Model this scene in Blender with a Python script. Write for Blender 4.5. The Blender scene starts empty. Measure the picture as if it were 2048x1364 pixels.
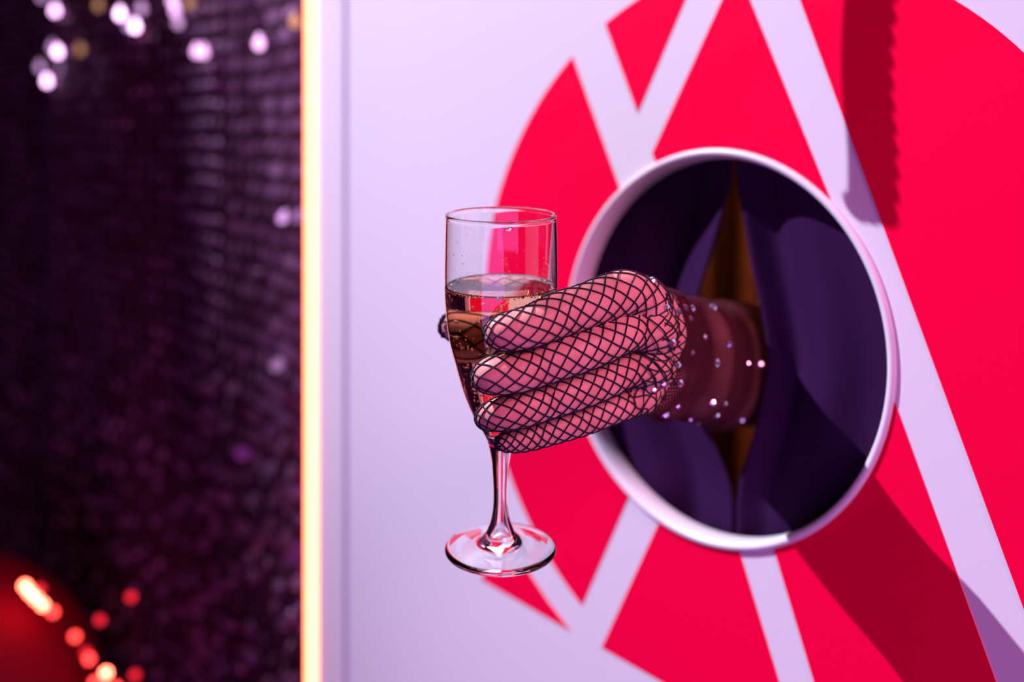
import bpy, bmesh, math, random
import numpy as np
from mathutils import Matrix, Vector

SC = bpy.context.scene
COL = SC.collection
R = math.radians

# ------------------------------------------------------------------ camera
cam_d = bpy.data.cameras.new('camera')
cam = bpy.data.objects.new('camera', cam_d)
COL.objects.link(cam)
cam.location = (0, 0, 1.4)
cam.rotation_euler = (R(90), 0, 0)
cam_d.sensor_width = 36
cam_d.lens = 36 * 2000 / 2048          # 35 mm, level, lens shifted down
cam_d.shift_y = -(682 - 452.5) / 2048
cam_d.clip_start = .01
cam_d.dof.use_dof = True
cam_d.dof.focus_distance = .424
cam_d.dof.aperture_fstop = 3.5
SC.camera = cam

# ------------------------------------------------------------------ world, lamps, exposure
w = bpy.data.worlds.new('world')
SC.world = w
w.use_nodes = True
w.node_tree.nodes['Background'].inputs[0].default_value = (.55, .16, .50, 1)
w.node_tree.nodes['Background'].inputs[1].default_value = .035
SC.view_settings.view_transform = 'Standard'
SC.view_settings.look = 'None'
SC.view_settings.gamma = 1
SC.view_settings.exposure = 0


def lamp(name, kind, loc, target, energy, color, size=.1, **kw):
    d = bpy.data.lights.new(name, kind)
    d.energy = energy
    d.color = color
    if kind == 'AREA':
        d.shape = 'DISK'
        d.size = size
    else:
        d.shadow_soft_size = size
    for k, v in kw.items():
        setattr(d, k, v)
    o = bpy.data.objects.new(name, d)
    COL.objects.link(o)
    o.location = loc
    o.rotation_euler = (Vector(target) - Vector(loc)).to_track_quat('-Z', 'Y').to_euler()
    return o


# the wall frame: x along the wall to the right, -y out of the wall, z up; origin = centre of the hole
TH = .841575
P0 = Vector((.10958, .56, 1.33231))
WM = Matrix.Translation(P0) @ Matrix.Rotation(-TH, 4, 'Z')


def W(s, h, z):
    return WM @ Vector((s, -h, z))


KEY_DIR = Vector((-1.33, 1.0, 1.72)).normalized()      # (along wall, off wall, up) towards the key lamp
key_pos = W(KEY_DIR.x * 3.0, KEY_DIR.y * 3.0, KEY_DIR.z * 3.0)
lamp('key_spot', 'SPOT', key_pos, W(.06, 0, .16), 700, (.83, .79, .98), .012, spot_size=R(37), spot_blend=1.0)
lamp('fill_magenta', 'AREA', (1.05, -1.15, 2.3), (.05, .5, 1.35), 30, (1.0, .30, .52), .7)  # added pink fill for the hand, no lamp of the room
lamp('fill_violet', 'AREA', (-.45, -1.0, .55), (-.2, .8, 1.15), 12, (.70, .22, 1.0), 1.5)  # added soft fill, tints the lower panel violet; no real fixture

# ------------------------------------------------------------------ helpers


def mat(name, base=(.8, .8, .8), rough=.5, metal=0., spec=.5, **kw):
    m = bpy.data.materials.new(name)
    m.use_nodes = True
    b = m.node_tree.nodes['Principled BSDF']
    b.inputs['Base Color'].default_value = (*base, 1)
    b.inputs['Roughness'].default_value = rough
    b.inputs['Metallic'].default_value = metal
    b.inputs['Specular IOR Level'].default_value = spec
    for k, v in kw.items():
        b.inputs[k].default_value = v
    return m


def noise_bump(m, scale, strength, dist=.001, detail=3):
    nt = m.node_tree
    tc = nt.nodes.new('ShaderNodeTexCoord')
    n = nt.nodes.new('ShaderNodeTexNoise')
    n.inputs['Scale'].default_value = scale
    n.inputs['Detail'].default_value = detail
    bp = nt.nodes.new('ShaderNodeBump')
    bp.inputs['Strength'].default_value = strength
    bp.inputs['Distance'].default_value = dist
    nt.links.new(tc.outputs['Object'], n.inputs['Vector'])
    nt.links.new(n.outputs['Fac'], bp.inputs['Height'])
    nt.links.new(bp.outputs['Normal'], nt.nodes['Principled BSDF'].inputs['Normal'])
    return n


def noise_colour(m, scale, c1, c2, lo=.35, hi=.65, detail=3):
    nt = m.node_tree
    tc = nt.nodes.new('ShaderNodeTexCoord')
    n = nt.nodes.new('ShaderNodeTexNoise')
    n.inputs['Scale'].default_value = scale
    n.inputs['Detail'].default_value = detail
    r = nt.nodes.new('ShaderNodeValToRGB')
    r.color_ramp.elements[0].position = lo
    r.color_ramp.elements[1].position = hi
    r.color_ramp.elements[0].color = (*c1, 1)
    r.color_ramp.elements[1].color = (*c2, 1)
    nt.links.new(tc.outputs['Object'], n.inputs['Vector'])
    nt.links.new(n.outputs['Fac'], r.inputs['Fac'])
    nt.links.new(r.outputs['Color'], nt.nodes['Principled BSDF'].inputs['Base Color'])


def emit(name, col, strength):
    m = bpy.data.materials.new(name)
    m.use_nodes = True
    b = m.node_tree.nodes['Principled BSDF']
    b.inputs['Base Color'].default_value = (*[c * .3 for c in col], 1)
    b.inputs['Emission Color'].default_value = (*col, 1)
    b.inputs['Emission Strength'].default_value = strength
    return m


def mesh_obj(name, verts, faces, m, parent=None, smooth=False, matrix=None):
    me = bpy.data.meshes.new(name)
    me.from_pydata([tuple(map(float, v)) for v in verts], [], [tuple(int(i) for i in f) for f in faces])
    return finish(name, me, m, parent, smooth, matrix)


def finish(name, me, m, parent=None, smooth=False, matrix=None):
    me.update()
    if m:
        me.materials.append(m)
    if smooth:
        me.polygons.foreach_set('use_smooth', [True] * len(me.polygons))
    o = bpy.data.objects.new(name, me)
    COL.objects.link(o)
    if parent is not None:
        o.parent = parent
    if matrix is not None:
        o.matrix_basis = matrix
    return o


def fast_mesh(name, V, F, m, parent=None, smooth=True):
    """V (n,3), F (k,4) arrays"""
    me = bpy.data.meshes.new(name)
    V = np.asarray(V, np.float32)
    F = np.asarray(F, np.int32)
    me.vertices.add(len(V))
    me.vertices.foreach_set('co', V.ravel())
    k = F.shape[1]
    me.loops.add(F.size)
    me.loops.foreach_set('vertex_index', F.ravel())
    me.polygons.add(len(F))
    me.polygons.foreach_set('loop_start', np.arange(0, F.size, k, dtype=np.int32))
    me.update(calc_edges=True)
    me.validate()
    return finish(name, me, m, parent, smooth)


def bm_obj(name, bm, m, parent=None, smooth=False, matrix=None):
    bmesh.ops.recalc_face_normals(bm, faces=bm.faces)
    me = bpy.data.meshes.new(name)
    bm.to_mesh(me)
    bm.free()
    return finish(name, me, m, parent, smooth, matrix)


def box(bm, x0, x1, y0, y1, z0, z1, bev=0):
    v = [bm.verts.new((x, y, z)) for x in (x0, x1) for y in (y0, y1) for z in (z0, z1)]
    fs = [(0, 1, 3, 2), (4, 6, 7, 5), (0, 4, 5, 1), (2, 3, 7, 6), (0, 2, 6, 4), (1, 5, 7, 3)]
    f = [bm.faces.new([v[i] for i in q]) for q in fs]
    if bev:
        es = list({e for q in f for e in q.edges})
        bmesh.ops.bevel(bm, geom=es, offset=bev, segments=2, affect='EDGES')


def lathe(bm, prof, n=64, closed=False):
    """prof: list of (r, z); r == 0 makes a pole"""
    rings = []
    for r, z in prof:
        if r < 1e-7:
            rings.append([bm.verts.new((0, 0, z))])
        else:
            rings.append([bm.verts.new((r * math.cos(2 * math.pi * k / n), r * math.sin(2 * math.pi * k / n), z)) for k in range(n)])
    prs = list(zip(rings[:-1], rings[1:]))
    if closed:
        prs.append((rings[-1], rings[0]))
    for a, b in prs:
        for k in range(n):
            q = [a[k % len(a)], a[(k + 1) % len(a)], b[(k + 1) % len(b)], b[k % len(b)]]
            q2 = []
            for v in q:
                if v not in q2:
                    q2.append(v)
            if len(q2) > 2:
                bm.faces.new(q2)


def empty(name, loc=(0, 0, 0)):
    o = bpy.data.objects.new(name, None)
    COL.objects.link(o)
    o.location = loc
    return o


def tag(o, label=None, cat=None, group=None, kind=None):
    for k, v in (('label', label), ('category', cat), ('group', group), ('kind', kind)):
        if v:
            o[k] = v
    return o


def tubes(paths, rad, sides=6):
    """paths: list of (n,3) arrays -> V, F for swept tubes"""
    VV, FF, off = [], [], 0
    ang = np.arange(sides) * 2 * np.pi / sides
    for p in paths:
        p = np.asarray(p, float)
        if len(p) < 2:
            continue
        t = np.gradient(p, axis=0)
        t /= np.linalg.norm(t, axis=1)[:, None] + 1e-12
        up = np.tile(np.array([.31, .52, .79]), (len(p), 1))
        u = np.cross(t, up)
        u /= np.linalg.norm(u, axis=1)[:, None] + 1e-12
        v = np.cross(t, u)
        r = np.full(len(p), rad) if np.isscalar(rad) else np.asarray(rad)
        ring = p[:, None, :] + r[:, None, None] * (u[:, None, :] * np.cos(ang)[None, :, None] + v[:, None, :] * np.sin(ang)[None, :, None])
        VV.append(ring.reshape(-1, 3))
        n = len(p)
        i = np.arange(n - 1)[:, None] * sides
        k = np.arange(sides)[None, :]
        k2 = (k + 1) % sides
        FF.append(np.stack([i + k, i + k2, i + sides + k2, i + sides + k], -1).reshape(-1, 4) + off)
        off += n * sides
    return np.concatenate(VV), np.concatenate(FF)


def catmull(P, m=8):
    P = np.asarray(P, float)
    Q = np.vstack([2 * P[0] - P[1], P, 2 * P[-1] - P[-2]])
    out = []
    for i in range(len(P) - 1):
        a, b, c, d = Q[i:i + 4]
        for k in range(m):
            t = k / m
            out.append(.5 * ((2 * b) + (c - a) * t + (2 * a - 5 * b + 4 * c - d) * t * t + (3 * b - a - 3 * c + d) * t ** 3))
    out.append(P[-1])
    return np.array(out)


# ------------------------------------------------------------------ materials
M_white = mat('white_lacquered_panel', (.80, .755, .85), .42, spec=.35)
noise_bump(M_white, 420, .05, .0004)
M_rim = mat('white_plastic_rim', (.83, .80, .87), .35)
M_red = mat('red_vinyl', (.95, .0, .055), .7, spec=.02)
noise_bump(M_red, 500, .04, .0003)
M_curtain = mat('dark_purple_cloth', (.034, .0085, .050), 1.0, spec=.02)
noise_bump(M_curtain, 1600, .25, .0004)
M_black = mat('black_thread', (.012, .006, .020), .65, spec=.3)
M_sleeve = mat('sleeve_thread', (.070, .013, .024), .8, spec=.1)
M_skin = mat('skin', (.80, .36, .32), .46, spec=.4)
_b = M_skin.node_tree.nodes['Principled BSDF']
_b.inputs['Subsurface Weight'].default_value = .25
_b.inputs['Subsurface Radius'].default_value = (.006, .002, .0012)
_b.inputs['Subsurface Scale'].default_value = 1.0
noise_colour(M_skin, 70, (.76, .28, .25), (.86, .38, .34))
noise_bump(M_skin, 380, .22, .0006, 5)
M_dark = mat('dark_room', (.030, .012, .034), .9, spec=.1)

# ------------------------------------------------------------------ setting: floor, panel wall
bm = bmesh.new()
box(bm, -4, 3, -3, 5, -.05, 0)
tag(bm_obj('floor', bm, M_dark), 'dark floor of the club room', kind='structure')

ZB, ZT = -P0.z, 1.3                     # bottom and top of the panel in the wall frame
SL, SR = -.3705, .95


def panel_with_hole(s0, s1, z0, z1, r, t, n=120):
    """a flat board with a round hole, front at y=0, back at y=t"""
    bm = bmesh.new()
    inner, outer = [], []
    cs = [math.atan2(z, s) for s in (s0, s1) for z in (z0, z1)]
    angs = sorted([2 * math.pi * k / n - math.pi for k in range(n)] + cs)
    for a in angs:
        c, si = math.cos(a), math.sin(a)
        ts = []
        if c > 1e-9: ts.append(s1 / c)
        if c < -1e-9: ts.append(s0 / c)
        if si > 1e-9: ts.append(z1 / si)
        if si < -1e-9: ts.append(z0 / si)
        tt = min(x for x in ts if x > 0)
        inner.append((r * c, r * si))
        outer.append((tt * c, tt * si))
    fr = [[bm.verts.new((x, y, z)) for x, z in L] for y, L in ((0, inner), (0, outer), (t, outer), (t, inner))]
    N = len(angs)
    for i in range(N):
        j = (i + 1) % N
        for a, b in ((0, 1), (1, 2), (2, 3), (3, 0)):
            bm.faces.new((fr[a][i], fr[a][j], fr[b][j], fr[b][i]))
    return bm


wall = bm_obj('wall_front', panel_with_hole(SL, SR, ZB, ZT, .1075, .012), M_white, matrix=WM)
tag(wall, 'white lacquered partition panel with a round hole and a red emblem', kind='structure')

# round white edging of the hole
bm = bmesh.new()
prof = [(.1112, .0), (.1110, -.0012), (.1100, -.0022), (.1085, -.0024), (.1072, -.0016), (.1064, .0002), (.1060, .0030), (.1060, .0125), (.1066, .0132), (.1080, .0130), (.1080, .0)]
lathe(bm, prof, 160, closed=True)
bm.transform(Matrix.Rotation(R(-90), 4, 'X'))
rim = bm_obj('hole_rim', bm, M_rim, wall, smooth=True)
rim['label'] = 'rounded white edging ring of the hole'
# after the rotation z -> y : keep it in the wall's local frame

# red vinyl pieces of the emblem (metres in the wall frame)
RC, RR_ = (0., 0.), .1113                # ring around the hole
DC, DR = (.0127, .0047), .2087           # big disc


def arc(c, r, a0, a1, n):
    return [(c[0] + r * math.cos(a0 + (a1 - a0) * k / n), c[1] + r * math.sin(a0 + (a1 - a0) * k / n)) for k in range(n + 1)]


def angc(c, p):
    return math.atan2(p[1] - c[1], p[0] - c[0])


def line_circ(p, q, c, r, far=True):
    dx, dz = q[0] - p[0], q[1] - p[1]
    fx, fz = p[0] - c[0], p[1] - c[1]
    A, B_, C_ = dx * dx + dz * dz, 2 * (fx * dx + fz * dz), fx * fx + fz * fz - r * r
    D = math.sqrt(max(B_ * B_ - 4 * A * C_, 0))
    t = (-B_ + D) / (2 * A) if far else (-B_ - D) / (2 * A)
    return (p[0] + t * dx, p[1] + t * dz)


def arc_to(c, r, p, q, ccw, n=40):
    a0, a1 = angc(c, p), angc(c, q)
    if ccw and a1 < a0: a1 += 2 * math.pi
    if not ccw and a1 > a0: a1 -= 2 * math.pi
    return arc(c, r, a0, a1, n)


def cross(p, q, a, b):
    d1 = (q[0] - p[0], q[1] - p[1]); d2 = (b[0] - a[0], b[1] - a[1])
    t = ((a[0] - p[0]) * d2[1] - (a[1] - p[1]) * d2[0]) / (d1[0] * d2[1] - d1[1] * d2[0])
    return (p[0] + t * d1[0], p[1] + t * d1[1])


S1L = ((-.0655, .0898), (-.1063, .1762)); S1R = ((-.0401, .1107), (-.0776, .1921))
S1Lb = ((.0212, -.1087), (.0463, -.1718)); S1Rb = ((.0434, -.1033), (.0670, -.1648))
SRL = ((.0765, .0802), (.0280, .1897)); SRLb = ((.1110, -.0164), (.1574, -.1340))
SRR = ((.1407, -.0228), (.0590, .1844)); SRRb = ((.1024, .0734), (.1690, -.0982))
S2L = ((-.0516, .1353), (-.0160, .1971)); S2R = ((-.0396, .1116), (.0100, .1927))
S3L = ((-.0583, -.0947), (-.0979, -.1721)); S3R = ((-.0352, -.1062), (-.0807, -.1934))
BL = ((-.1974, -.1816), (-.0319, -.1984))
pieces = []
p_a, p_b = line_circ(*S1L, DC, DR), line_circ(*S3L, DC, DR)
r_a, r_b = line_circ(S1L[1], S1L[0], RC, RR_, False), line_circ(S3L[1], S3L[0], RC, RR_, False)
pieces.append(arc_to(DC, DR, p_a, p_b, True, 60) + arc_to(RC, RR_, r_b, r_a, False, 40))
apex = cross(*S1R, *S2L)
pieces.append([apex] + arc_to(DC, DR, line_circ(*S2L, DC, DR), line_circ(*S1R, DC, DR), True, 16))
kink = cross(*S1R, *S2R)
r1 = line_circ(S1R[1], S1R[0], RC, RR_, False)
r2 = line_circ(SRL[1], SRL[0], RC, RR_, False)
pieces.append([kink] + [r1] + arc_to(RC, RR_, r1, r2, False, 36)[1:] + [cross(*SRL, *S2R)])
pieces.append(arc_to(DC, DR, line_circ(*SRRb, DC, DR), line_circ(*SRR, DC, DR), True, 60))
r3 = line_circ(S1Rb[1], S1Rb[0], RC, RR_, False)
pieces.append(arc_to(RC, RR_, r3, SRLb[0], True, 36) + arc_to(DC, DR, line_circ(*SRLb, DC, DR), line_circ(*S1Rb, DC, DR), False, 16))
r4, r5 = line_circ(S3R[1], S3R[0], RC, RR_, False), line_circ(S1Lb[1], S1Lb[0], RC, RR_, False)
pieces.append(arc_to(RC, RR_, r4, r5, True, 24) + [cross(*S1Lb, *BL), cross(*S3R, *BL)])
pieces.append([(-.1974, -.1816), (-.1078, -.1914), (-.1280, -.1790), (-.1469, -.1645), (-.1650, -.1470)])
for poly in pieces:
    bm = bmesh.new()
    th = .0004
    clean = [poly[0]]
    for p in poly[1:]:
        if math.dist(p, clean[-1]) > 1e-5: clean.append(p)
    if math.dist(clean[0], clean[-1]) < 1e-5: clean.pop()
    f0 = bm.faces.new([bm.verts.new((s, -th, z)) for s, z in clean])
    r_ = bmesh.ops.extrude_face_region(bm, geom=[f0])
    for v in r_['geom']:
        if isinstance(v, bmesh.types.BMVert): v.co.y = -.00002
    bm.normal_update()
    bmesh.ops.triangulate(bm, faces=bm.faces)
    bm_obj('red_vinyl_piece', bm, M_red, wall)

# white corner post beyond the groove
bm = bmesh.new()
box(bm, -.4245, -.3785, .002, .05, ZB, ZT, .0025)
box(bm, -.380, -.369, .012, .05, ZB, ZT)
tag(bm_obj('trim_1', bm, M_white, matrix=WM), 'white corner post beside the partition panel', kind='structure')

# light strip on the outer edge of the post
strip = empty('neon_light_strip', W(-.434, 0, ZB))
strip.rotation_euler = (0, 0, -TH)
tag(strip, 'warm yellow glowing light strip running up the edge of the white post', 'light strip')
bm = bmesh.new()
box(bm, -.0045, .0045, -.002, .0075, 0.0, 2.6, .002)
bm_obj('diffuser', bm, emit('neon_glow', (1.0, .17, .085), 9.0), strip, smooth=True)
bm = bmesh.new()
box(bm, -.0055, .0055, .0078, .016, 0.0, 2.6, .001)
bm_obj('channel', bm, mat('strip_channel', (.25, .2, .25), .4, .8), strip)

# ------------------------------------------------------------------ room behind the hole
bm = bmesh.new()
box(bm, -.35, .9, .52, .54, ZB, ZT)
tag(bm_obj('wall_back', bm, mat('brown_backstage_wall', (.16, .07, .03), .7), matrix=WM), 'brown wall behind the curtain', kind='structure')
lamp('backstage_bulb', 'POINT', W(.22, -.25, .45), W(0, -.4, 0), 3.0, (1.0, .55, .18), .04)


def surf(name, fn, nu, nv, m, parent=None, thick=0., matrix=None):
    V = [fn(i / nu, j / nv) for j in range(nv + 1) for i in range(nu + 1)]
    F = [(j * (nu + 1) + i, j * (nu + 1) + i + 1, (j + 1) * (nu + 1) + i + 1, (j + 1) * (nu + 1) + i) for j in range(nv) for i in range(nu)]
    o = mesh_obj(name, V, F, m, parent, True, matrix)
    if thick:
        md = o.modifiers.new('solid', 'SOLIDIFY')
        md.thickness = thick
        md.offset = 0
    return o


ZK = [-.35, -.12, -.0875, -.0755, -.0488, -.0108, .0187, .0336, .0512, .0741, .0933, .12, .25]
SLK = [.0046, .0048, .0052, .0030, -.0130, -.0239, -.0201, -.0158, -.0087, -.0009, .0056, .0056, .0056]
ZKR = [-.35, -.12, -.0872, -.0715, -.0424, -.0065, .0236, .0431, .0686, .0932, .12, .25]
SRK = [.0066, .0068, .0074, .0105, .0210, .0294, .0238, .0180, .0132, .0074, .0066, .0066]


def curtain_left(u, v):
    z = -.35 + .60 * v
    se = np.interp(z, ZK, SLK)
    s = -.26 + (se + .26) * u
    q = 1 - u                                    # distance from the slit edge
    g = math.exp(-((z - .02) / .11) ** 2)
    h = -.0205 + .0030 * math.sin(u * 19 + .9 + z * 2) * (.3 + .7 * u) + .0012 * math.sin(u * 43 + z * 7)
    h += (.004 * math.exp(-(q / .04) ** 2) - .007 * math.exp(-((q - .13) / .045) ** 2)) * (.5 + .5 * g)
    return (s, -h, z)


def curtain_right(u, v):
    z = -.35 + .60 * v
    se = np.interp(z, ZKR, SRK)
    s = se + (.24 - se) * u
    g = math.exp(-((z - .0) / .10) ** 2)
    h = -.0200 + .0018 * math.sin(u * 16 + 2.2 + z * 2) * (.2 + u) + .0008 * math.sin(u * 37 + 1 + z * 6)
    h += (-.006 * math.exp(-((u - .06) / .035) ** 2) + .003 * math.exp(-(u / .02) ** 2)) * (.45 + .55 * g)
    h += .006 * math.exp(-((u - .20) / .08) ** 2) * math.exp(-((z + .0) / .06) ** 2)
    return (s, -h, z)


c1 = surf('curtain', curtain_left, 120, 60, M_curtain, thick=.0012, matrix=WM)
tag(c1, 'dark purple curtain half left of the slit inside the round hole', 'curtain', 'curtain halves behind the hole')
c2 = surf('curtain', curtain_right, 120, 60, M_curtain, thick=.0012, matrix=WM)
tag(c2, 'dark purple curtain half right of the arm inside the round hole', 'curtain', 'curtain halves behind the hole')

M_drape = mat('gold_satin', (.30, .105, .022), .38, .3)
noise_bump(M_drape, 60, .3, .004)


def drape(u, v):
    s = -.30 + .75 * u
    z = -.60 + 1.0 * v
    h = -.40 + .022 * math.sin(s * 95 + 2.5 * z) + .013 * math.sin(s * 41 + 5 * z + 1)
    return (s, -h, z)


tag(surf('gold_drape', drape, 150, 30, M_drape, thick=.0015, matrix=WM), 'amber brown drape glimpsed through the curtain slit', 'drape')

# ------------------------------------------------------------------ hand: signed distance model
# (x, y, z, radius) from the middle of the metacarpal to the finger tip
INDEX = [(.0737, .4820, 1.3572, .0111), (.0597, .4490, 1.3664, .0096), (.0500, .4370, 1.3708, .0093), (.0425, .4310, 1.3697, .0093),
         (.0314, .4240, 1.3662, .0089), (.0197, .4185, 1.3629, .0089), (.0074, .4125, 1.3584, .0081), (-.0021, .4115, 1.3565, .0072), (-.0060, .4125, 1.3558, .0054)]
MIDDLE = [(.0780, .4860, 1.3442, .0112), (.0640, .4510, 1.3528, .0094), (.0524, .4400, 1.3539, .0084), (.0462, .4340, 1.3528, .0082),
          (.0388, .4290, 1.3499, .0083), (.0289, .4245, 1.3468, .0083), (.0198, .4215, 1.3443, .0083), (.0109, .4196, 1.3414, .0080),
          (.0015, .4169, 1.3390, .0079), (-.0073, .4171, 1.3380, .0075), (-.0118, .4210, 1.3361, .0053)]
RING = [(.0783, .4880, 1.3303, .0107), (.0626, .4550, 1.3362, .0088), (.0502, .4445, 1.3361, .0077), (.0417, .4390, 1.3329, .0076),
        (.0324, .4345, 1.3299, .0076), (.0231, .4315, 1.3272, .0075), (.0146, .4295, 1.3248, .0073), (.0055, .4265, 1.3223, .0073),
        (-.0028, .4255, 1.3205, .0068), (-.0086, .4279, 1.3188, .0056), (-.0116, .4306, 1.3172, .0041)]
PINKY = [(.0736, .4890, 1.3163, .0098), (.0582, .4580, 1.3227, .0078), (.0511, .4520, 1.3199, .0066), (.0425, .4470, 1.3176, .0063),
         (.0315, .4430, 1.3142, .0062), (.0220, .4400, 1.3119, .0060), (.0114, .4385, 1.3089, .0057), (.0035, .4361, 1.3074, .0052), (-.0030, .4344, 1.3063, .0039)]
THUMB = [(.0930, .5150, 1.3453, .0160), (.0605, .4920, 1.3502, .0135), (.0329, .4835, 1.3518, .0106), (.0086, .4780, 1.3528, .0096),
         (-.0152, .4763, 1.3530, .0088), (-.0269, .4720, 1.3529, .0071)]
WRIST = [(.0939, .5200, 1.3429, .0150), (.0946, .5200, 1.3369, .0165), (.0940, .5210, 1.3264, .0165), (.0929, .5220, 1.3184, .0160)]
FA_U = [(.0957, .5200, 1.3390, .0182), (.1204, .5760, 1.3328, .0216), (.1700, .6800, 1.3213, .0265)]
FA_L = [(.0939, .5200, 1.3195, .0187), (.1192, .5760, 1.3074, .0219), (.1700, .6800, 1.2914, .0265)]
CH = [np.array(c) for c in (INDEX, MIDDLE, RING, PINKY)]


def refine(c, m=3):
    return catmull(c, m)


def cap(p, a, b):
    pa = p - a[:3]
    ba = b[:3] - a[:3]
    h = np.clip((pa @ ba) / (ba @ ba), 0, 1)
    return np.linalg.norm(pa - h[..., None] * ba, axis=-1) - (a[3] + (b[3] - a[3]) * h)


def smin(a, b, k):
    h = np.maximum(k - np.abs(a - b), 0) / k
    return np.minimum(a, b) - h * h * k * .25


def chain(p, c, k=.002):
    d = None
    for a, b in zip(c[:-1], c[1:]):
        e = cap(p, a, b)
        d = e if d is None else smin(d, e, k)
    return d


FCH = [refine(c[1:]) for c in CH]        # finger chains from the knuckle on
META = [np.array([w_, m_[0], m_[1]]) for w_, m_ in zip(np.array(WRIST), CH)]
THC = refine(np.array(THUMB))
FAC = [np.array(FA_U), np.array(FA_L)]
PALM_FILL = [np.array([(.0700, .4700, 1.3480, .0125), (.0900, .5080, 1.3380, .0160)]), np.array([(.0700, .4740, 1.3300, .0125), (.0900, .5100, 1.3290, .0160)])]


def d_finger(i, p):
    return chain(p, FCH[i], .0015)


def d_body(p):
    d = None
    for c in META + PALM_FILL:
        e = chain(p, c, .006)
        d = e if d is None else smin(d, e, .007)
    f = smin(chain(p, FAC[0], .01), chain(p, FAC[1], .01), .02)
    return smin(d, f, .012)


def d_total(p):
    d = smin(d_body(p), chain(p, THC, .003), .008)
    g = None
    for i in range(4):
        e = d_finger(i, p)
        g = e if g is None else smin(g, e, .0012)
    return smin(d, g, .0045)


def grad(fn, p, e=2e-4):
    g = np.stack([fn(p + np.array(o) * e) - fn(p - np.array(o) * e) for o in ((1, 0, 0), (0, 1, 0), (0, 0, 1))], -1)
    return g / (np.linalg.norm(g, axis=-1)[..., None] + 1e-12)


def surface_nets(fn, lo, hi, h):
    n = [int(math.ceil((b - a) / h)) + 1 for a, b in zip(lo, hi)]
    ax = [lo[i] + h * np.arange(n[i]) for i in range(3)]
    # coarse pass, then fine only near the surface
    D = np.full(n, 1.0)
    st = 6
    for i in range(0, n[0], st):
        for j in range(0, n[1], st):
            k0 = np.arange(0, n[2], st)
            cpt = np.stack([np.full(len(k0), lo[0] + h * (i + st / 2)), np.full(len(k0), lo[1] + h * (j + st / 2)), lo[2] + h * (k0 + st / 2)], -1)
            dc = fn(cpt)
            for k, dd in zip(k0, dc):
                blk = (slice(i, i + st), slice(j, j + st), slice(k, k + st))
                if abs(dd) > h * st * 1.2:
                    D[blk] = dd
                else:
                    D[blk] = np.nan
    ii = np.argwhere(np.isnan(D))
    pts = np.stack([ax[0][ii[:, 0]], ax[1][ii[:, 1]], ax[2][ii[:, 2]]], -1)
    vals = np.concatenate([fn(c) for c in np.array_split(pts, max(1, len(pts) // 60000))])
    D[ii[:, 0], ii[:, 1], ii[:, 2]] = vals
    S = D < 0
    nx, ny, nz = n
    acc = np.zeros((nx - 1, ny - 1, nz - 1, 3))
    cnt = np.zeros((nx - 1, ny - 1, nz - 1))
    corners = [(0, 0, 0), (1, 0, 0), (0, 1, 0), (1, 1, 0), (0, 0, 1), (1, 0, 1), (0, 1, 1), (1, 1, 1)]
    sub = lambda A, c: A[c[0]:nx - 1 + c[0], c[1]:ny - 1 + c[1], c[2]:nz - 1 + c[2]]
    for a in range(8):
        for b in range(a + 1, 8):
            ca, cb = corners[a], corners[b]
            if sum(x != y for x, y in zip(ca, cb)) != 1:
                continue
            sa, sb = sub(S, ca), sub(S, cb)
            m = sa != sb
            da, db = sub(D, ca)[m], sub(D, cb)[m]
            t = da / (da - db)
            acc[m] += np.array(ca) + t[:, None] * (np.array(cb) - np.array(ca))
            cnt[m] += 1
    act = cnt > 0
    idx = np.full(act.shape, -1)
    idx[act] = np.arange(act.sum())
    V = (np.argwhere(act) + acc[act] / cnt[act][:, None]) * h + np.array(lo)
    F = []
    for axi in range(3):
        o = [(0, 1, 2), (1, 2, 0), (2, 0, 1)][axi]
        Sa = np.moveaxis(S, o, (0, 1, 2))
        Ia = np.moveaxis(idx, o, (0, 1, 2))
        m = Sa[:-1, 1:-1, 1:-1] != Sa[1:, 1:-1, 1:-1]
        e = np.argwhere(m)
        flip = Sa[:-1, 1:-1, 1:-1][m]
        x, y, z = e[:, 0], e[:, 1] + 1, e[:, 2] + 1
        q = np.stack([Ia[x, y - 1, z - 1], Ia[x, y, z - 1], Ia[x, y, z], Ia[x, y - 1, z]], -1)
        q[~flip] = q[~flip][:, ::-1]
        F.append(q[(q >= 0).all(1)])
    return V, np.concatenate(F)


V, F = surface_nets(d_total, (-.04, .395, 1.262), (.185, .700, 1.388), .0012)
for _ in range(2):
    d = d_total(V)
    V = V - d[:, None] * grad(d_total, V)
person = fast_mesh('person', V, F, M_skin, smooth=True)
tag(person, 'left arm of a person in black fishnet glove reaching out of the hole', 'person')

# ------------------------------------------------------------------ fishnet glove


def frames(P):
    T = np.gradient(P, axis=0)
    T /= np.linalg.norm(T, axis=1)[:, None]
    U = np.zeros_like(P)
    u = np.cross(T[0], [0, 0, 1.0])
    u /= np.linalg.norm(u)
    for i in range(len(P)):
        u = u - T[i] * (u @ T[i])
        u /= np.linalg.norm(u)
        U[i] = u
    return T, U, np.cross(T, U)


def resample(C, step):
    L = np.concatenate([[0], np.cumsum(np.linalg.norm(np.diff(C[:, :3], axis=0), axis=1))])
    n = int(L[-1] / step) + 1
    l = np.linspace(0, L[-1], n)
    return np.stack([np.interp(l, L, C[:, k]) for k in range(C.shape[1])], -1), l


def radial(fn, O, Dd, rmax):
    lo = np.zeros(len(O))
    hi = np.full(len(O), rmax)
    # march outwards to the first exit
    r = np.zeros(len(O))
    done = np.zeros(len(O), bool)
    for _ in range(40):
        dv = fn(O + Dd * r[:, None])
        done |= dv > -1e-5
        r = np.where(done, r, np.minimum(r + np.maximum(-dv, 1e-4) * .9, rmax))
        if done.all():
            break
    return r


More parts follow.
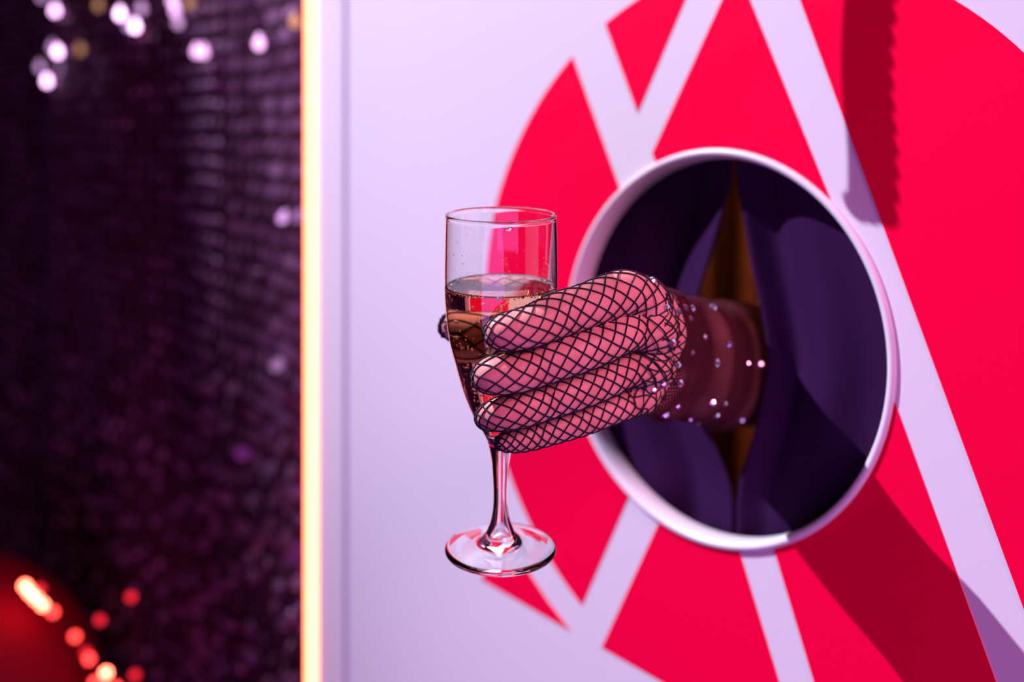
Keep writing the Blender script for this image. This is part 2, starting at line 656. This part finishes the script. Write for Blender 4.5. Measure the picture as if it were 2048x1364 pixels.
def net(C, fn, n, pitch, step, lift, clip, ext=0., l0=0., l1=9., lift_fn=None, phase=0., wob=.0, rmax=.03, seed=1):
    """two families of helices laid on the surface fn = 0 about the centre line C (x, y, z, r)"""
    if ext:
        t = C[-1, :3] - C[-2, :3]
        t /= np.linalg.norm(t)
        C = np.vstack([C, [*(C[-1, :3] + t * ext * .55), C[-1, 3] * .82], [*(C[-1, :3] + t * ext * .9), C[-1, 3] * .42]])
    C, l = resample(C, step)
    T, U, Vv = frames(C[:, :3])
    rr = np.maximum(C[:, 3], 1e-4)
    dphi = np.concatenate([[0], np.cumsum(np.diff(l) / (.5 * (rr[1:] + rr[:-1])))]) / pitch
    lift_fn = lift_fn or d_total
    paths = []
    rng = np.random.RandomState(seed)
    keep_l = (l >= l0) & (l <= l1)
    for sgn in (1, -1):
        for k in range(n):
            ph = 2 * np.pi * k / n + sgn * dphi + phase + wob * np.sin(dphi * 2.3 + rng.rand() * 6)
            Dd = U * np.cos(ph)[:, None] + Vv * np.sin(ph)[:, None]
            r = radial(fn, C[:, :3], Dd, rmax)
            p = C[:, :3] + Dd * r[:, None]
            d = lift_fn(p)
            ok = keep_l & (d > -np.where(l < .042, clip[0], clip[1]))
            g = grad(lift_fn, p)
            p = p + g * (np.where(d < 0, -d, np.minimum(0, -d * .0)) + lift)[:, None]
            i = 0
            while i < len(p):
                if not ok[i]:
                    i += 1
                    continue
                j = i
                while j + 1 < len(p) and ok[j + 1]:
                    j += 1
                if j - i >= 7:
                    paths.append(p[i:j + 1])
                i = j + 1
    return paths


TR = .00037
gp = []
for i, c in enumerate(CH):
    cc = refine(c, 6)
    nn = (8, 8, 8, 7)[i]
    gp += net(cc, lambda p, i=i, c=refine(c): chain(p, c, .0015), nn, 1.0, .0009, .0002, (.0075, .0035), ext=c[-1, 3], l0=.029, phase=.2 * i, wob=.05, seed=i)
gp += net(refine(np.array(THUMB), 6), lambda p: chain(p, THC, .003), 7, 1.0, .0011, .0002, (.004, .004), ext=THUMB[-1][3], l0=.02, seed=9)
DORS = np.array([(.0480, .4330, 1.3480, .026), (.0600, .4520, 1.3440, .028), (.0760, .4830, 1.3390, .027), (.0900, .5120, 1.3320, .026)])
gp += net(catmull(DORS, 8), d_total, 18, 1.15, .0010, .0002, (.0006, .0006), l0=.015, l1=.041, rmax=.034, seed=21, phase=.1)
gV, gF = tubes(gp, TR, 6)
glove = fast_mesh('fishnet_glove', gV, gF, M_black, person)
glove['label'] = 'black open diamond fishnet over the fingers'

# gathered seams closing the glove tips
rng = np.random.RandomState(4)
for c in CH + [np.array(THUMB)]:
    t = c[-1, :3] - c[-2, :3]
    t /= np.linalg.norm(t)
    u = np.cross(t, [0, 1, .2])
    u /= np.linalg.norm(u)
    v = np.cross(t, u)
    tip = c[-1, :3] + t * c[-1, 3]
    q = []
    for k in range(70):
        a = k / 69
        w_ = (a - .5) * 1.5 * c[-1, 3]
        q.append(tip + u * w_ - t * (w_ * w_ / c[-1, 3] * .55 + .0001) + (v * math.cos(k * 1.9) + t * math.sin(k * 1.9)) * .0009 + rng.randn(3) * .00012)
    sV, sF = tubes([np.array(q)], .00075, 6)
    so = fast_mesh('tip_seam', sV, sF, M_black, glove)

# fine mesh sleeve on the back of the hand and the forearm
AX = np.array([(.0640, .4590, 1.3450, .030), (.0800, .4900, 1.3380, .027), (.0945, .5200, 1.3292, .026), (.1200, .5760, 1.3201, .033), (.1500, .6380, 1.3110, .036)])
sp = net(catmull(AX, 8), d_body, 80, 1.35, .0018, .0003, (.007, .007), l0=.007, rmax=.06, seed=12, lift_fn=lambda p: smin(d_body(p), chain(p, THC[:10], .003), .008))
sV, sF = tubes(sp, .00033, 5)
sleeve = fast_mesh('mesh_sleeve', sV, sF, M_sleeve, person)
sleeve['label'] = 'fine dark mesh sleeve with rhinestones'

# rhinestones on the sleeve
# (position, surface normal)
gems = [(0.0615, 0.4399, 1.3756, 0.625, -0.345, 0.7), (0.068, 0.4423, 1.3645, 0.756, -0.649, -0.086), (0.0751, 0.4573, 1.3608, 0.878, -0.42, 0.23), (0.0807, 0.4697, 1.3616, 0.798, -0.428, 0.424), (0.0857, 0.4783, 1.3603, 0.841, -0.335, 0.426), (0.0832, 0.4694, 1.3564, 0.82, -0.419, 0.389), (0.1013, 0.5056, 1.3585, 0.471, -0.437, 0.766), (0.092, 0.4799, 1.3466, 0.863, -0.484, 0.141), (0.1079, 0.4997, 1.3409, 0.729, -0.669, 0.147), (0.0839, 0.4683, 1.3409, 0.793, -0.569, -0.218), (0.0707, 0.444, 1.3487, 0.633, -0.669, -0.389), (0.0757, 0.4592, 1.3365, 0.737, -0.67, -0.088), (0.1002, 0.4915, 1.333, 0.706, -0.707, -0.047), (0.1257, 0.5345, 1.3267, 0.897, -0.443, -0.013), (0.1374, 0.5545, 1.3234, 0.812, -0.584, 0.003), (0.0678, 0.4499, 1.3294, 0.556, -0.542, -0.63), (0.0773, 0.4625, 1.3278, 0.64, -0.71, -0.294), (0.0785, 0.4766, 1.3144, 0.592, -0.588, -0.552), (0.0999, 0.4997, 1.3122, 0.451, -0.727, -0.517), (0.1075, 0.5078, 1.3101, 0.648, -0.542, -0.536), (0.0961, 0.5184, 1.2987, 0.067, -0.248, -0.966), (0.0901, 0.5052, 1.303, 0.084, -0.466, -0.881), (0.0726, 0.4747, 1.3112, 0.395, -0.465, -0.793), (0.1285, 0.558, 1.2926, 0.476, -0.576, -0.665), (0.1045, 0.513, 1.3036, 0.48, -0.437, -0.761), (0.0636, 0.4499, 1.3267, 0.396, -0.708, -0.584)]
bm = bmesh.new()
lathe(bm, [(0, .0011), (.0007, .0011), (.0013, .0003), (.0013, .0), (0, -.0004)], 8)
me_gem = bpy.data.meshes.new('rhinestone')
bmesh.ops.recalc_face_normals(bm, faces=bm.faces)
bm.to_mesh(me_gem)
bm.free()
me_gem.materials.append(mat('rhinestone', (.80, .78, .95), .12, .85))
for k, g in enumerate(gems):
    o = bpy.data.objects.new('rhinestone', me_gem)
    COL.objects.link(o)
    o.parent = sleeve
    sc = [1.5, 1.1, 1.7, 1.3][k % 4]
    o.matrix_basis = Matrix.Translation(Vector(g[:3]) + Vector(g[3:]) * .0004) @ Vector(g[3:]).to_track_quat('Z', 'Y').to_matrix().to_4x4() @ Matrix.Scale(sc, 4)

# ------------------------------------------------------------------ champagne flute
BASE = Vector((-.0053, .4605, 1.2518))
RIMC = Vector((-.0048, .4370, 1.4046))
GM = Matrix.Translation(BASE) @ (RIMC - BASE).to_track_quat('Z', 'Y').to_matrix().to_4x4()
H = (RIMC - BASE).length
M_glass = bpy.data.materials.new('clear_glass')
M_glass.use_nodes = True
_b = M_glass.node_tree.nodes['Principled BSDF']
_b.inputs['Base Color'].default_value = (1, 1, 1, 1)
_b.inputs['Roughness'].default_value = 0
_b.inputs['IOR'].default_value = 1.5
_b.inputs['Transmission Weight'].default_value = 1
flute = empty('champagne_flute')
flute.matrix_basis = GM
tag(flute, 'clear champagne flute held by the gloved hand', 'glass')


def smooth_prof(pts, m=6):
    return [tuple(p) for p in catmull(np.array(pts), m)]


outer = smooth_prof([(.0066, .0079), (.00435, .0142), (.00324, .0234), (.00364, .0359), (.0042, .0428), (.00566, .0504), (.00746, .0549), (.01217, .0634), (.01662, .0746), (.02034, .0881), (.02316, .1000), (.0245, .1124), (.02494, .1257), (.02471, .1394), (.02454, .1461), (.02425, H - .0008)])
k_split = min(range(len(outer)), key=lambda k: abs(outer[k][1] - .0504))
inner = smooth_prof([(.02335, H - .0008), (.02365, .1461), (.0238, .1394), (.0240, .1257), (.0236, .1124), (.0222, .1000), (.0193, .0881), (.0155, .0746), (.0108, .0634), (.0062, .0572), (.0028, .0550), (0, .0545)])
bowl_prof = outer[k_split:] + [(.02445, H - .0005), (.0245, H + .0001), (.0242, H + .0007), (.0237, H + .0009), (.02325, H + .0006), (.0231, H - .0001)] + inner
bm = bmesh.new()
lathe(bm, bowl_prof, 96)
bm_obj('bowl', bm, M_glass, flute, smooth=True)
bm = bmesh.new()
lathe(bm, outer[:k_split + 1], 64)
bm_obj('stem', bm, M_glass, flute, smooth=True)
bm = bmesh.new()
foot = [(.0066, .0079)] + smooth_prof([(.0078, .0062), (.0092, .0047), (.0120, .0036), (.0180, .0024), (.0235, .0014), (.0250, .0010)], 4) + [(.0255, .0004), (.0256, -.0003), (.0252, -.0009), (.0244, -.0011), (.0200, -.0008), (.0100, .0002), (0, .0006)]
lathe(bm, foot, 96)
bm_obj('foot', bm, M_glass, flute, smooth=True)
# champagne
M_wine = bpy.data.materials.new('champagne')
M_wine.use_nodes = True
nt = M_wine.node_tree
_b = nt.nodes['Principled BSDF']
_b.inputs['Base Color'].default_value = (1, .97, .90, 1)
_b.inputs['Roughness'].default_value = 0
_b.inputs['IOR'].default_value = 1.34
_b.inputs['Transmission Weight'].default_value = 1
va = nt.nodes.new('ShaderNodeVolumeAbsorption')
va.inputs['Color'].default_value = (1, .70, .32, 1)
va.inputs['Density'].default_value = 30
nt.links.new(va.outputs[0], nt.nodes['Material Output'].inputs['Volume'])
LV = .1236
inn = np.array(sorted([(z, r) for r, z in inner]))
wz = np.concatenate([[.0547], np.linspace(.0552, LV - .0016, 40)])
wp = [(0, .0543)] + [(float(np.interp(z, inn[:, 0], inn[:, 1])) + .00022, float(z)) for z in wz[1:]]
rt = wp[-1][0]
wp += [(rt, LV - .0006), (rt - .0002, LV + .0004), (rt - .0007, LV - .0001), (rt - .0016, LV - .0005), (rt - .004, LV - .0007), (0, LV - .0007)]
bm = bmesh.new()
lathe(bm, wp, 96)
wine = bm_obj('champagne', bm, M_wine, smooth=True, matrix=GM)
tag(wine, 'pale golden sparkling champagne filling the flute', 'drink')

# bubbles in the wine, froth at the meniscus, droplets inside the glass
ico = bmesh.new()
bmesh.ops.create_icosphere(ico, subdivisions=2, radius=1)
iv = np.array([v.co for v in ico.verts])
icf = np.array([[v.index for v in f.verts] for f in ico.faces])
ico.free()


def balls(name, pts, m, parent):
    VV, FF = [], []
    for k, (x, y, z, r) in enumerate(pts):
        VV.append(iv * r + np.array((x, y, z)))
        FF.append(icf + k * len(iv))
    o = fast_mesh(name, np.concatenate(VV), np.concatenate(FF), m, parent)
    o['kind'] = 'stuff'
    return o


M_bub = bpy.data.materials.new('air_bubble')
M_bub.use_nodes = True
_b = M_bub.node_tree.nodes['Principled BSDF']
_b.inputs['Base Color'].default_value = (1, 1, 1, 1)
_b.inputs['Roughness'].default_value = 0
_b.inputs['IOR'].default_value = .75
_b.inputs['Transmission Weight'].default_value = 1
rnd = random.Random(3)
bub = []
for k in range(340):
    z = .058 + (LV - .061) * rnd.random() ** .8
    rr = float(np.interp(z, inn[:, 0], inn[:, 1]))
    a = rnd.uniform(-math.pi, math.pi)
    q = rr - rnd.choice([.0007, .0009, .0012, .002, .006]) * rnd.uniform(.9, 1.3)
    q = max(q, .0005)
    bub.append((q * math.cos(a), q * math.sin(a), z, rnd.choice([.00018, .00025, .00035, .0005, .0007])))
balls('bubbles', bub, M_bub, wine)
froth = []
for k in range(190):
    a = rnd.uniform(-math.pi, math.pi)
    q = rt - .0010 - abs(rnd.gauss(0, .0006))
    froth.append((q * math.cos(a), q * math.sin(a), LV - .0003 - rnd.random() * .0010, rnd.choice([.00025, .00038, .00055])))
balls('froth', froth, M_bub, wine)
drops = []
for k in range(70):
    a = rnd.uniform(-math.pi, math.pi)
    z = LV + .001 + (H - LV - .004) * rnd.random() ** 2.2
    q = float(np.interp(z, inn[:, 0], inn[:, 1]))
    drops.append((q * math.cos(a), q * math.sin(a), z, rnd.choice([.00012, .00018, .00028])))
M_drop = mat('wine_drop', (1, 1, 1), 0, **{'IOR': 1.34, 'Transmission Weight': 1})
balls('droplets', drops, M_drop, flute)
bm = bmesh.new()
bmesh.ops.create_uvsphere(bm, u_segments=16, v_segments=10, radius=1, matrix=Matrix.Translation((.0237 * math.cos(R(-83)), .0237 * math.sin(R(-83)), H - .0022)) @ Matrix.Rotation(R(-83), 4, 'Z') @ Matrix.Diagonal((.0006, .0016, .0008, 1)))
bm_obj('rim_drop', bm, M_drop, flute, smooth=True)

# ------------------------------------------------------------------ sequin curtain
seq_root = empty('sequin_curtain', (-.126, .90, 0))
tag(seq_root, 'dark plum sequin curtain receding behind the glowing strip', 'curtain')
RD = Vector((-.651, .755, .0))            # horizontal run of the curtain
RD.normalize()
ND = Vector((-RD.y, RD.x, 0)) * -1
if ND.y > 0: ND = -ND
SLOPE = .0785
TILT0 = 1.4


def seq_pt(l, z, off=0.):
    b = .012 * math.sin(l * 9.0 + 1) + .006 * math.sin(l * 23)
    p = RD * l + ND * (off + b)
    return Vector((p.x, p.y, z))


M_back = mat('plum_cloth', (.05, .004, .028), .8, spec=.2)
surf('backing', lambda u, v: tuple(seq_pt(-.05 + 2.2 * u, 2.55 * v, -.003)), 120, 4, M_back, seq_root)
M_seq = mat('plum_sequin', (.22, .085, .21), .42, .5)
rnd = random.Random(11)
N8 = 8
sv = [(math.cos(2 * math.pi * k / N8), y, math.sin(2 * math.pi * k / N8)) for y in (0, .06) for k in range(N8)]
sfaces = [tuple(range(N8))[::-1], tuple(range(N8, 2 * N8))] + [(k, (k + 1) % N8, N8 + (k + 1) % N8, N8 + k) for k in range(N8)]
me_seq = bpy.data.meshes.new('sequin')
me_seq.from_pydata(sv, [], sfaces)
me_seq.materials.append(M_seq)
svn = np.array(sv)
cells = []
SPC = .0225
rotz = math.atan2(RD.y, RD.x)
for i in range(0, 88):
    for j in range(-30, 36):
        l = .01 + i * SPC
        z0 = 1.40 + j * SPC + SLOPE * l
        mess = max(0., min(1., (1.28 - z0) / .25))
        l2 = l + rnd.gauss(0, .0015 + .006 * mess)
        z = z0 + rnd.gauss(0, .0012 + .006 * mess)
        if z < .35 or z > 2.4:
            continue
        tilt = Matrix.Rotation(rotz, 4, 'Z') @ Matrix.Rotation(rnd.gauss(0, .22 + .2 * mess), 4, 'X') @ Matrix.Rotation(rnd.gauss(0, .22 + .2 * mess), 4, 'Z')
        Mx = Matrix.Translation(seq_pt(l2, z, .003)) @ tilt @ Matrix.Scale(.0082, 4)
        cells.append((l, abs(z - 1.38), Mx))
inview = sorted([c for c in cells if c[0] > .085 and c[1] < .33], key=lambda c: c[0])[:300]
near = set(id(c) for c in inview)
SV, SF = [], []
for c in cells:
    if id(c) in near:
        o = bpy.data.objects.new('sequin', me_seq)
        COL.objects.link(o)
        o.parent = seq_root
        o.matrix_basis = c[2]
    else:
        Mn = np.array(c[2])
        SV.append(svn @ Mn[:3, :3].T + Mn[:3, 3])
k_ = np.arange(N8)
quads = np.array([(k, (k + 1) % N8, N8 + (k + 1) % N8, N8 + k) for k in range(N8)] + [(0, 1, 2, 3), (0, 3, 4, 7), (4, 5, 6, 7), (8, 9, 10, 11), (8, 11, 12, 15), (12, 13, 14, 15)])
SF = np.concatenate([quads + k * len(svn) for k in range(len(SV))])
rest = fast_mesh('sequins', np.concatenate(SV), SF, M_seq, seq_root, smooth=False)
rest['kind'] = 'stuff'

# ------------------------------------------------------------------ glints of the sequin curtain, built as added glowing bulbs
fl = empty('sequin_glints', (-.75, 1.45, 1.7))
tag(fl, 'pale lilac sequin glints made as added glowing bulbs across the top of the sequin curtain', 'string lights')
M_lil = emit('lilac_glint', (1.0, .55, 1.0), 7)  # emission stands in for light glinting off the sequins
M_lil3 = emit('soft_lilac_glint', (1.0, .50, 1.0), 2.4)
M_lil2 = emit('dim_lilac_glint', (.8, .45, .9), 1.2)
M_amb = emit('amber_glint', (1.0, .50, .25), .6)
bulbs = [(-0.7481, 1.552, 1.7822, 2), (-0.7004, 1.5326, 1.7299, 0), (-0.6736, 1.5326, 1.7529, 0), (-0.7302, 1.552, 1.7558, 1), (-0.5816, 1.4065, 1.7098, 2), (-0.5247, 1.3386, 1.6834, 0), (-0.5154, 1.358, 1.695, 2), (-0.4852, 1.3095, 1.6845, 1), (-0.4973, 1.3192, 1.6629, 0), (-0.5053, 1.3192, 1.6642, 1), (-0.4084, 1.2028, 1.6709, 3), (-0.408, 1.2125, 1.661, 3), (-0.3811, 1.1834, 1.663, 2), (-0.4017, 1.2028, 1.6445, 1), (-0.3611, 1.1446, 1.5994, 3), (-0.3531, 1.1446, 1.5989, 3), (-0.2503, 0.9894, 1.5803, 3), (-0.2042, 0.9409, 1.5917, 2), (-0.6877, 1.5132, 1.6629, 0), (-0.7042, 1.5326, 1.674, 1), (-0.6286, 1.455, 1.6564, 2), (-0.7217, 1.552, 1.6247, 0), (-0.7015, 1.552, 1.6448, 1), (-0.7325, 1.552, 1.6464, 1)]  # glint positions, each gets an added glowing bulb
bm = bmesh.new()
lathe(bm, [(0, -.006), (.003, -.0052), (.005, -.002), (.0052, .001), (.004, .0042), (.0022, .0062), (.0022, .0095), (0, .0098)], 12)
me_b = {}
for k, m_ in enumerate((M_lil, M_lil2, M_amb, M_lil3)):
    b2 = bm.copy()
    me_b[k] = bpy.data.meshes.new('bulb_or_glint')
    bmesh.ops.recalc_face_normals(b2, faces=b2.faces)
    b2.to_mesh(me_b[k])
    b2.free()
    me_b[k].materials.append(m_)
bm.free()
wpts = []
for x, y, z, k in bulbs:
    p = Vector((x, y, z))
    o = bpy.data.objects.new('bulb_or_glint', me_b[k])
    COL.objects.link(o)
    o.parent = fl
    o.location = p - Vector(fl.location)
    wpts.append(np.array(p - Vector(fl.location)) + np.array([0, 0, .0105]))
order = sorted(range(len(wpts)), key=lambda k: wpts[k][0])
wV, wF = tubes([catmull(np.array([wpts[k] for k in order]), 6)], .0007, 5)
fast_mesh('wire', wV, wF, mat('dark_wire', (.02, .01, .02), .6), fl)  # added wire joining the glint bulbs

# ------------------------------------------------------------------ red stool and red lights, lower left
ST = Vector((-.693, 1.2, 0))
zc = 1.4 + (452.5 - 1420) / 2000 * 1.2
stool = empty('bar_stool', ST)
tag(stool, 'dark red bar stool with a domed seat in the bottom left corner', 'stool')
M_redseat = mat('dark_red_vinyl', (.22, .0, .018), .7, spec=.15)
bm = bmesh.new()
lathe(bm, [(0, zc + .186)] + [(.186 * math.sin(R(a)), zc + .186 * math.cos(R(a))) for a in range(6, 96, 6)] + [(.184, zc - .03), (.172, zc - .05), (.10, zc - .055), (0, zc - .055)], 64)
bm_obj('seat', bm, M_redseat, stool, smooth=True)
M_chrome = mat('dark_chrome', (.2, .16, .2), .25, 1)
bm = bmesh.new()
lathe(bm, [(0, zc - .05), (.03, zc - .05), (.026, zc - .08), (.024, .05), (.03, .03), (0, .03)], 32)
bm_obj('pole', bm, M_chrome, stool, smooth=True)
bm = bmesh.new()
lathe(bm, [(0, .035), (.05, .033), (.19, .012), (.2, .004), (.2, 0), (0, 0)], 48)
bm_obj('base', bm, M_chrome, stool, smooth=True)
rl = empty('red_light_string', (-.55, 1.15, 1.0))
tag(rl, 'glowing red bulbs strung along the edge of the red stool seat', 'string lights')
M_rb = emit('red_bulb', (1.0, .045, .04), 6)
M_rh = emit('hot_red_bulb', (1.0, .12, .07), 26)
M_rd = emit('dim_red_bulb', (1.0, .02, .04), 1.6)
reds = [(-0.5552, 1.14, 0.9899, 1), (-0.5495, 1.14, 0.9825, 1), (-0.5426, 1.14, 0.9756, 1), (-0.5347, 1.14, 0.9682, 1), (-0.5381, 1.14, 0.9865, 2), (-0.5233, 1.14, 0.9602, 0), (-0.4982, 1.14, 0.9323, 0), (-0.4822, 1.14, 0.9067, 0), (-0.4628, 1.14, 0.8907, 1), (-0.4298, 1.14, 0.8884, 2), (-0.4343, 1.14, 0.9773, 2), (-0.4697, 1.14, 0.9511, 2), (-0.4856, 1.14, 0.9141, 2), (-0.4754, 1.14, 0.8799, 0), (-0.4514, 1.14, 0.8742, 0)]
wpts = []
bm = bmesh.new()
bmesh.ops.create_uvsphere(bm, u_segments=14, v_segments=9, radius=.0048)
mer = {}
for k, m_ in enumerate((M_rb, M_rh, M_rd)):
    mer[k] = bpy.data.meshes.new('bulb_or_glint')
    bm.to_mesh(mer[k])
    mer[k].materials.append(m_)
bm.free()
for x, y, z, k in reds:
    p = Vector((x, y, z)) - Vector(rl.location)
    o = bpy.data.objects.new('bulb_or_glint', mer[k])
    COL.objects.link(o)
    o.parent = rl
    o.location = p
    wpts.append(np.array(p))
wV, wF = tubes([catmull(np.array(wpts), 6)], .0008, 5)
fast_mesh('wire', wV, wF, mat('red_wire', (.12, .004, .01), .6), rl)

# ------------------------------------------------------------------ trimmed ribbon hanging above the frame (its shadow falls on the panel)
hh = .10
_k = hh / (KEY_DIR.y * 3.0)
rib_s, rib_z = .0965 + (KEY_DIR.x * 3.0 - .0965) * _k, .076 + (KEY_DIR.z * 3.0 - .076) * _k
rail = bm = bmesh.new()
zt = 2.5 - P0.z
box(bm, -1.2, .8, -hh - .012, -hh + .012, zt, zt + .03, .004)
tag(bm_obj('ceiling_rail', bm, mat('black_rail', (.03, .03, .03), .4, .6), matrix=WM), 'black overhead rail above the partition', 'rail')
rib = empty('scalloped_ribbon')
rib.matrix_basis = WM @ Matrix.Translation((rib_s, -hh, rib_z))
tag(rib, 'hanging ribbon with a scalloped pompom edge above the partition', 'ribbon')
Lr = zt - rib_z
M_rib = mat('black_ribbon', (.03, .015, .03), .7)
def sway(z):
    return .0013 * math.sin(z * 62 + .6)


nz = int(Lr / .004)
bm = bmesh.new()
rows = []
for k in range(nz + 1):
    z = Lr * k / nz
    c = sway(z)
    rows.append([bm.verts.new((x + c, y, z)) for x, y in ((-.0105, -.0006), (.0045, -.0006), (.0045, .0006), (-.0105, .0006))])
for p_, q_ in zip(rows[:-1], rows[1:]):
    for k in range(4):
        bm.faces.new((p_[k], p_[(k + 1) % 4], q_[(k + 1) % 4], q_[k]))
bm.faces.new(rows[0]); bm.faces.new(rows[-1])
bm_obj('band', bm, M_rib, rib)
bm = bmesh.new()
for k in range(int(Lr / .0098)):
    z = .002 + k * .0098
    bmesh.ops.create_uvsphere(bm, u_segments=10, v_segments=8, radius=.0060, matrix=Matrix.Translation((.0042 + sway(z), 0, z)))
for k in range(2):
    bmesh.ops.create_uvsphere(bm, u_segments=10, v_segments=8, radius=.0040, matrix=Matrix.Translation((-.0060 + k * .005, 0, .001 - k * .001)))
bm_obj('pompom_edge', bm, M_rib, rib, smooth=True)['kind'] = 'stuff'
